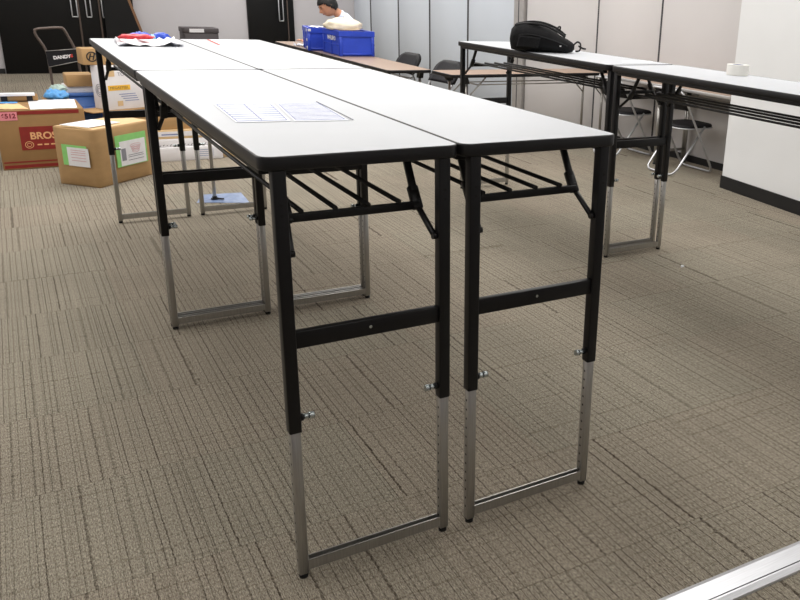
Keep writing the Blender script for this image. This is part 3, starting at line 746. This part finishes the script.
# roll of tape
rt = thing('tape_roll', 'roll of white tape with blue grey core on the right table', 'tape', (2.615, 1.275, ZT))
b = MB(); n = 32
b.loft([[(r*math.cos(2*PI*k/n), r*math.sin(2*PI*k/n), z) for k in range(n)] for r, z in ((.029, 0), (.053, 0), (.053, .05), (.029, .05))], M['white_tape'], closed=True, smooth=False); b.build('tape_winding', rt)
b = MB(); b.loft([[(r*math.cos(2*PI*k/n), r*math.sin(2*PI*k/n), z) for k in range(n)] for r, z in ((.026, .001), (.0289, .001), (.0289, .049), (.026, .049))], M['blue_core'], closed=True, smooth=False); b.build('cardboard_core', rt)

# backpack
bk = thing('backpack', 'black nylon backpack lying on the white table at the back right', 'backpack', (2.385, 2.715, ZT), -.62); bk.scale = (.83, .93, .9)
b = MB()
rings = []
for x, zc, rz_, ry in ((-.235, .075, .03, .06), (-.225, .08, .065, .1), (-.19, .088, .088, .125), (-.12, .092, .094, .14), (-.03, .09, .092, .145), (.06, .076, .076, .135), (.13, .054, .056, .115), (.19, .042, .042, .09), (.225, .036, .03, .06), (.24, .038, .014, .03)):
    ring = []
    for k in range(24):
        a = 2*PI*k/24; cz = math.copysign(abs(math.sin(a))**.8, math.sin(a)); cy = math.copysign(abs(math.cos(a))**.8, math.cos(a))
        wv = 1+.05*math.sin(5*a+x*34)+.035*math.sin(9*a-x*57)+.03*math.sin(3*a+x*80)
        ring.append((x, cy*ry*wv, max(0.001, zc+cz*rz_*wv)))
    rings.append(ring)
b.loft(rings, M['backpack']); bd = b.build('bag_body', bk)
b = MB()
b.loft([[(x, -ry*1.0, z0) for x, ry, z0 in ()] or [(-.18, -.13, .03), (-.02, -.155, .03), (.0, -.155, .1), (-.16, -.13, .11)], [(-.17, -.15, .04), (-.03, -.172, .04), (-.01, -.168, .09), (-.15, -.15, .1)]], M['backpack'], smooth=False); b.build('front_pocket', bk)
b = MB(); b.tube(bez([(-.2, -.05, .168), (-.1, -.075, .182), (.0, -.085, .178), (.1, -.08, .145), (.17, -.06, .105)], 5), .008, M['strap']); b.build('shoulder_strap', bk)
b = MB(); b.tube(bez([(-.2, .04, .172), (-.1, .05, .19), (.0, .05, .186), (.1, .05, .155), (.17, .04, .11)], 5), .008, M['strap']); b.build('shoulder_strap', bk)
b = MB(); b.tube(bez([(.1, -.03, .14), (.115, -.02, .165), (.13, .0, .165), (.125, .02, .14)], 5), .006, M['strap']); b.build('carry_loop', bk)
b = MB(); b.tube(bez([(.225, -.03, .045), (.26, -.04, .075), (.285, -.03, .06), (.28, -.02, .02), (.25, -.01, .012)], 5), .006, M['strap']); b.tube(bez([(.27, -.03, .05), (.3, -.02, .035), (.325, -.01, .03)], 4), .006, M['strap']); b.build('loose_strap', bk)
b = MB(); b.tube(bez([(-.22, -.09, .09), (-.12, -.142, .115), (0, -.15, .105), (.12, -.13, .075), (.19, -.1, .05)], 5), .004, M['strap'], n=5); b.build('zip', bk)
decal('buckle', bk, (.135, -.128, .045), (.147, -.118, .052), M['white_text'])

# crates on the brown table
def crate(label, loc, rz, sx, sy, sz, name='blue_crate'):
    t = thing(name, label, 'crate', loc, rz)
    b = MB(); th = .012
    b.box((0, 0, 0), (sx, sy, .01), M['blue_bin_dark'])
    b.box((0, 0, 0), (sx, th, sz-.02), M['blue_bin']); b.box((0, sy-th, 0), (sx, sy, sz-.02), M['blue_bin']); b.box((0, th, 0), (th, sy-th, sz-.02), M['blue_bin']); b.box((sx-th, th, 0), (sx, sy-th, sz-.02), M['blue_bin'])
    b.build('crate_shell', t)
    b = MB(); e = .012
    for lo, hi in (((-e, -e), (sx+e, th)), ((-e, sy-th), (sx+e, sy+e)), ((-e, th), (th, sy-th)), ((sx-th, th), (sx+e, sy-th))):
        b.box((lo[0], lo[1], sz-.05), (hi[0], hi[1], sz), M['blue_bin'])
    b.build('rim', t)
    b = MB()
    R_ = []
    for x0, x1 in ((-.008, .022), (sx-.022, sx+.008)): R_ += [((x0, -.008, 0), (x1, 0, sz-.05)), ((x0, sy, 0), (x1, sy+.008, sz-.05))]
    for y0_, y1_ in ((.022, .04), (sy/2-.015, sy/2+.015), (sy-.04, sy-.022)): R_ += [((-.008, y0_, 0), (0, y1_, sz-.05)), ((sx, y0_, 0), (sx+.008, y1_, sz-.05))]
    R_ += [((-.0065, .04, sz*.42), (0, sy-.04, sz*.47)), ((.022, -.0065, .012), (sx-.022, 0, .03))]
    for lo, hi in R_:
        b = MB(); b.box(lo, hi, M['blue_bin'], bev=.002, seg=1); b.build('rib', t)
    b = MB(); b.box((.012, .012, .012), (sx-.012, sy-.012, sz-.035), M['paper_cream'], bev=.01); b.build('packed_contents', t)
    return t
c1 = crate('blue folding crate with white latches, behind the crate carrying the paper bundle', (2.365, 7.37, HB+.001), -.2, .36, .5, .235)
c2 = crate('blue crate with white lettering, nearest on the brown table, under the paper bundle', (2.455, 6.62, HB+.001), -.045, .345, .6, .245)
for z in (.21, .11, .03):
    b = MB(); b.box((-.016, .015, z-.014), (-.008, .06, z+.014), M['white_text'], bev=.003); b.build('latch', c1)
b = MB(); b.box((-.003, -.016, .2), (.028, -.009, .225), M['white_text'], bev=.002); b.build('latch', c1)
text('lettering', 'MARUSHO', .06, M['white_text'], c2, (-.0095, .27, .165), (PI/2, 0, -PI/2), bold=.001)
crumple('paper_bundle', 'white and cream paper bundle lying across the blue crates', (2.6, 6.92, HB+.2475), (.19, .2, .075), M['paper_cream'], .05, 21, 'bundle', .1)
paper('paper_sheet', 'white paper poking out of the rear blue crate', [(2.42, 7.37), (2.6, 7.36), (2.62, 7.6), (2.44, 7.62)], HB+.238, M['paper'], wob=.01, th=.002)
paper('paper_sheet', 'crumpled white paper on the brown table beyond the blue crates', [(2.4, 7.98), (2.52, 7.96), (2.53, 8.08), (2.41, 8.1)], HB+.001, M['paper'], wob=.03)
# scrap of paper on the carpet
b = MB(); b.loft([[(-.012, -.01, 0), (.013, -.008, 0), (.004, .012, 0)], [(-.009, -.007, .008), (.01, -.006, .01), (.003, .009, .006)]], M['paper'], smooth=False); o = b.build('paper_scrap'); o.location = (2.565, 1.478, 0); tag(o, 'tiny white paper scrap on the carpet at the right', 'scrap')

# ------------------------------------------------------------------ the person at the brown table
def skin_mesh(name, verts, edges, radii, sub=2):
    me = bpy.data.meshes.new(name); me.from_pydata(verts, edges, []); o = bpy.data.objects.new(name, me); col.objects.link(o)
    m = o.modifiers.new('skin', 'SKIN'); m.use_smooth_shade = True; m.branch_smoothing = .6
    for k, r in enumerate(radii):
        rr = r if isinstance(r, tuple) else (r, r); me.skin_vertices[0].data[k].radius = rr
        me.skin_vertices[0].data[k].use_root = (k == 0)
    s = o.modifiers.new('sub', 'SUBSURF'); s.levels = sub; s.render_levels = sub
    dg = bpy.context.evaluated_depsgraph_get(); r = bpy.data.meshes.new_from_object(o.evaluated_get(dg))
    bpy.data.objects.remove(o); return r
class Sk:
    def __init__(s): s.v, s.e, s.r = [], [], []
    def chain(s, pts, start=None):
        prev = start
        for p, r in pts:
            s.v.append(tuple(p)); s.r.append(r); k = len(s.v)-1
            if prev is not None: s.e.append((prev, k))
            prev = k
        return prev
# local frame: person faces -x, origin on the floor below the hips
HIP = (0, 0, .475)
def body_skel(grow=0, part='all'):
    s = Sk(); g = grow
    if part in ('all', 'shirt'):
        s.chain([(HIP, .125+g)])
        ch_ = s.chain([((.01, 0, .6), (.12+g, .1+g)), ((-.01, 0, .76), (.13+g, .1+g)), ((-.07, 0, .93), (.15+g, .1+g))], 0)
        nk = s.chain([((-.14, 0, 1.03), (.085+g, .08+g))], ch_)
        if part == 'all':
            s.chain([((-.195, 0, 1.075), .055), ((-.25, 0, 1.11), .058)], nk)
        else: s.chain([((-.185, 0, 1.068), .058+g)], nk)
        for sd in (1, -1):
            arm = [((-.09, sd*.15, .99), .064+g), ((-.12, sd*.2, .94), .054+g), ((-.24, sd*.24, .76), .045+g), ((-.29, sd*.24, .745), .04+g*.8), ((-.42, sd*.17, .745), .034+g*.7)]
            if part == 'all':
                wr = s.chain(arm+[((-.5, sd*.12, .742), (.026, .022)), ((-.545, sd*.1, .742), (.034, .016)), ((-.585, sd*.085, .74), (.036, .014))], ch_)
                tips = [(-.655, .115), (-.668, .095), (-.662, .072), (-.645, .052)]
                for j, (tx, ty) in enumerate(tips):
                    by = .112-.018*j
                    s.chain([((-.61, sd*by, .742), .0095), ((-.633, sd*(by+ty)/2, .75), .009), ((tx, sd*ty, .737), .0075)], wr)
                s.chain([((-.56, sd*.06, .738), .011), ((-.585, sd*.042, .735), .0095), ((-.605, sd*.035, .733), .008)], wr-1)
            else: s.chain(arm+[((-.47, sd*.14, .743), .032+g*.6)], ch_)
    if part in ('all', 'trousers'):
        if part == 'trousers': s.chain([(HIP, .125+g), ((-.01, 0, .56), (.122+g, .1+g))])
        for sd in (1, -1):
            leg = [((-.06, sd*.09, .48), .085+g), ((-.25, sd*.1, .5), .072+g), ((-.42, sd*.1, .5), .058+g), ((-.44, sd*.1, .4), .056+g), ((-.42, sd*.1, .25), .05+g), ((-.4, sd*.1, .1), .036+g)]
            if part == 'all': leg += [((-.4, sd*.1, .06), .036), ((-.46, sd*.1, .045), .036), ((-.53, sd*.105, .035), .028)]
            s.chain(leg, 0)
    return s
def head_fn(d):
    # unit direction -> radius multiplier for a head facing -x
    k = 1
    f = max(0, -d.x)
    k += .30*math.exp(-((d.y/.16)**2+((d.z+.12)/.14)**2))*(f > .3)          # nose
    k += .07*math.exp(-((d.y/.3)**2+((d.z+.72)/.22)**2))*f                   # chin
    for sd in (1, -1): k -= .07*math.exp(-(((d.y-sd*.36)/.16)**2+((d.z-.08)/.12)**2))*f
    k += .05*math.exp(-((d.y/.5)**2+((d.z-.22)/.1)**2))*f                    # brow
    k += .05*math.exp(-((d.y/.26)**2+((d.z+.42)/.1)**2))*f                   # lips
    if d.z < 0: k *= 1-.13*abs(d.y)*(-d.z)
    for sd in (1, -1): k += .22*math.exp(-(((d.y-sd*.98)/.12)**2+((d.x-.1)/.14)**2+((d.z+.02)/.25)**2))
    return k
HC = Vector((-.30, 0, 1.145)); HR = Matrix.Rotation(-.55, 3, 'Y')     # head bent forwards
px, py = 3.2, 8.3
s = body_skel(); me = skin_mesh('body_tmp', s.v, s.e, s.r)
bmq = bmesh.new(); bmq.from_mesh(me)
b = MB(); b.blob(HC, (.104, .08, .124), M['skin'], head_fn, 40, 28, HR)
tmp = bpy.data.meshes.new('head_tmp'); b.bm.to_mesh(tmp); b.bm.free(); bmq.from_mesh(tmp)
me2 = bpy.data.meshes.new('person'); bmq.to_mesh(me2); bmq.free()
o = bpy.data.objects.new('person_tmp', me2); col.objects.link(o)
rm = o.modifiers.new('r', 'REMESH'); rm.mode = 'VOXEL'; rm.voxel_size = .006; rm.use_smooth_shade = True
dg = bpy.context.evaluated_depsgraph_get(); me3 = bpy.data.meshes.new_from_object(o.evaluated_get(dg)); me3.name = 'person'
bpy.data.objects.remove(o)
me3.materials.clear(); me3.materials.append(M['skin'])
for p in me3.polygons: p.material_index = 0; p.use_smooth = True
person = bpy.data.objects.new('person', me3); col.objects.link(person); person.location = (px, py, 0)
tag(person, 'person with black hair and pale blue shirt, seated looking down behind the blue crates', 'person')
for nm, part, grow, m in (('shirt', 'shirt', .018, 'shirt'), ('trousers', 'trousers', .012, 'trousers')):
    s = body_skel(grow, part); me = skin_mesh(nm, s.v, s.e, s.r); me.materials.clear(); me.materials.append(M[m])
    for p in me.polygons: p.material_index = 0; p.use_smooth = True
    o = bpy.data.objects.new(nm, me); col.objects.link(o); o.parent = person
b = MB()
def hair_fn(d): return 1.0+.03*math.sin(14*d.y)*math.sin(11*d.z+3*d.x)
i = b.slot(M['hair']); t = bmesh.new(); bmesh.ops.create_uvsphere(t, u_segments=40, v_segments=28, radius=1)
kill = []
for w_ in t.verts:
    d_ = w_.co.copy()
    line = .38 if d_.x < -.55 else (.38-(d_.x+.55)*1.15 if d_.x < .25 else -.62)   # hairline: high at the brow, low at the nape
    if d_.z < line: kill.append(w_)
    w_.co = Vector((d_.x*.118, d_.y*.094, d_.z*.136))*hair_fn(d_)
bmesh.ops.delete(t, geom=kill, context='VERTS')
b._add(t, i, Matrix.Translation(HC) @ HR.to_4x4(), True); hr = b.build('hair', person, fix=False)
sd_ = hr.modifiers.new('thick', 'SOLIDIFY'); sd_.thickness = .012; sd_.offset = -1
for sd in (1, -1):
    b = MB(); b.blob(HC+HR @ Vector((-.093, sd*.03, .01)), (.008, .012, .005), M['eye'], u=12, v=8); b.build('eye', person)
    b = MB(); b.tube([HC+HR @ Vector((-.102+.012*abs(q), sd*(.03+.018*q), .032-.004*abs(q))) for q in (-1, -.3, .4, 1)], .004, M['hair'], n=6); b.build('eyebrow', person)
    b = MB(); b.loft([[(-.4-.13*u-.0+(.045)*math.cos(a)*(1 if u else 1), sd*.1+.043*math.sin(a), z) for a in [2*PI*k/16 for k in range(16)]] for u, z in ((.55, 0), (.55, .02))], M['black_rubber'])
    for v in b.bm.verts: v.co.x = -.455+(v.co.x+.4715)*2.6
    zt = max(v.co.z for v in b.bm.verts)
    b.blob((-.455, sd*.1, .035), (.115, .045, .05), M['black_rubber'], u=16, v=10); 
    for v in b.bm.verts: v.co.z = max(v.co.z, 0)
    b.build('shoe', person)
b = MB(); b.blob(HC+HR @ Vector((-.098, 0, -.058)), (.008, .022, .006), M['lip'], u=12, v=8); b.build('mouth', person)

# ------------------------------------------------------------------ light
# warm recessed lamp far back; its glint shows on the nearest table
q = MB(); n = 24
q.loft([[(.11*math.cos(2*PI*k/n), .11*math.sin(2*PI*k/n), z) for k in range(n)] for z in (-.02, 0)], M['ceil']); t = q.build('ceiling_lamp'); t.location = (3.6, 9.4, 2.7); struct(t)
q = MB(); q.loft([[(.09*math.cos(2*PI*k/n), .09*math.sin(2*PI*k/n), z) for k in range(n)] for z in (-.026, -.0205)], M['warm_lamp']); q.build('diffuser', t)
w = bpy.data.worlds.new('world'); scn.world = w; w.use_nodes = True
w.node_tree.nodes['Background'].inputs[0].default_value = (.9, .93, 1, 1); w.node_tree.nodes['Background'].inputs[1].default_value = .3
scn.view_settings.view_transform = 'Standard'; scn.view_settings.look = 'None'; scn.view_settings.exposure = 0; scn.view_settings.gamma = 1
scn.cycles.max_bounces = 8; scn.cycles.diffuse_bounces = 5; scn.cycles.use_denoising = True

# repeats share a group
GR = {'folding_table': 'white folding tables', 'brown_table': 'brown folding tables', 'folding_chair': 'black folding chairs', 'carton': 'cartons on the floor',
      'blue_crate': 'blue crates on the brown table', 'packet': 'plastic packets on the far table', 'printed_drawing': 'printed sheets on the nearest table',
      'paper_sheet': 'loose paper sheets', 'plastic_tub': 'blue plastic tubs', 'plastic_sheet': 'plastic sheets'}
for o in scn.objects:
    if o.parent is None and o.get('label') and o.name.split('.')[0] in GR: o['group'] = GR[o.name.split('.')[0]]
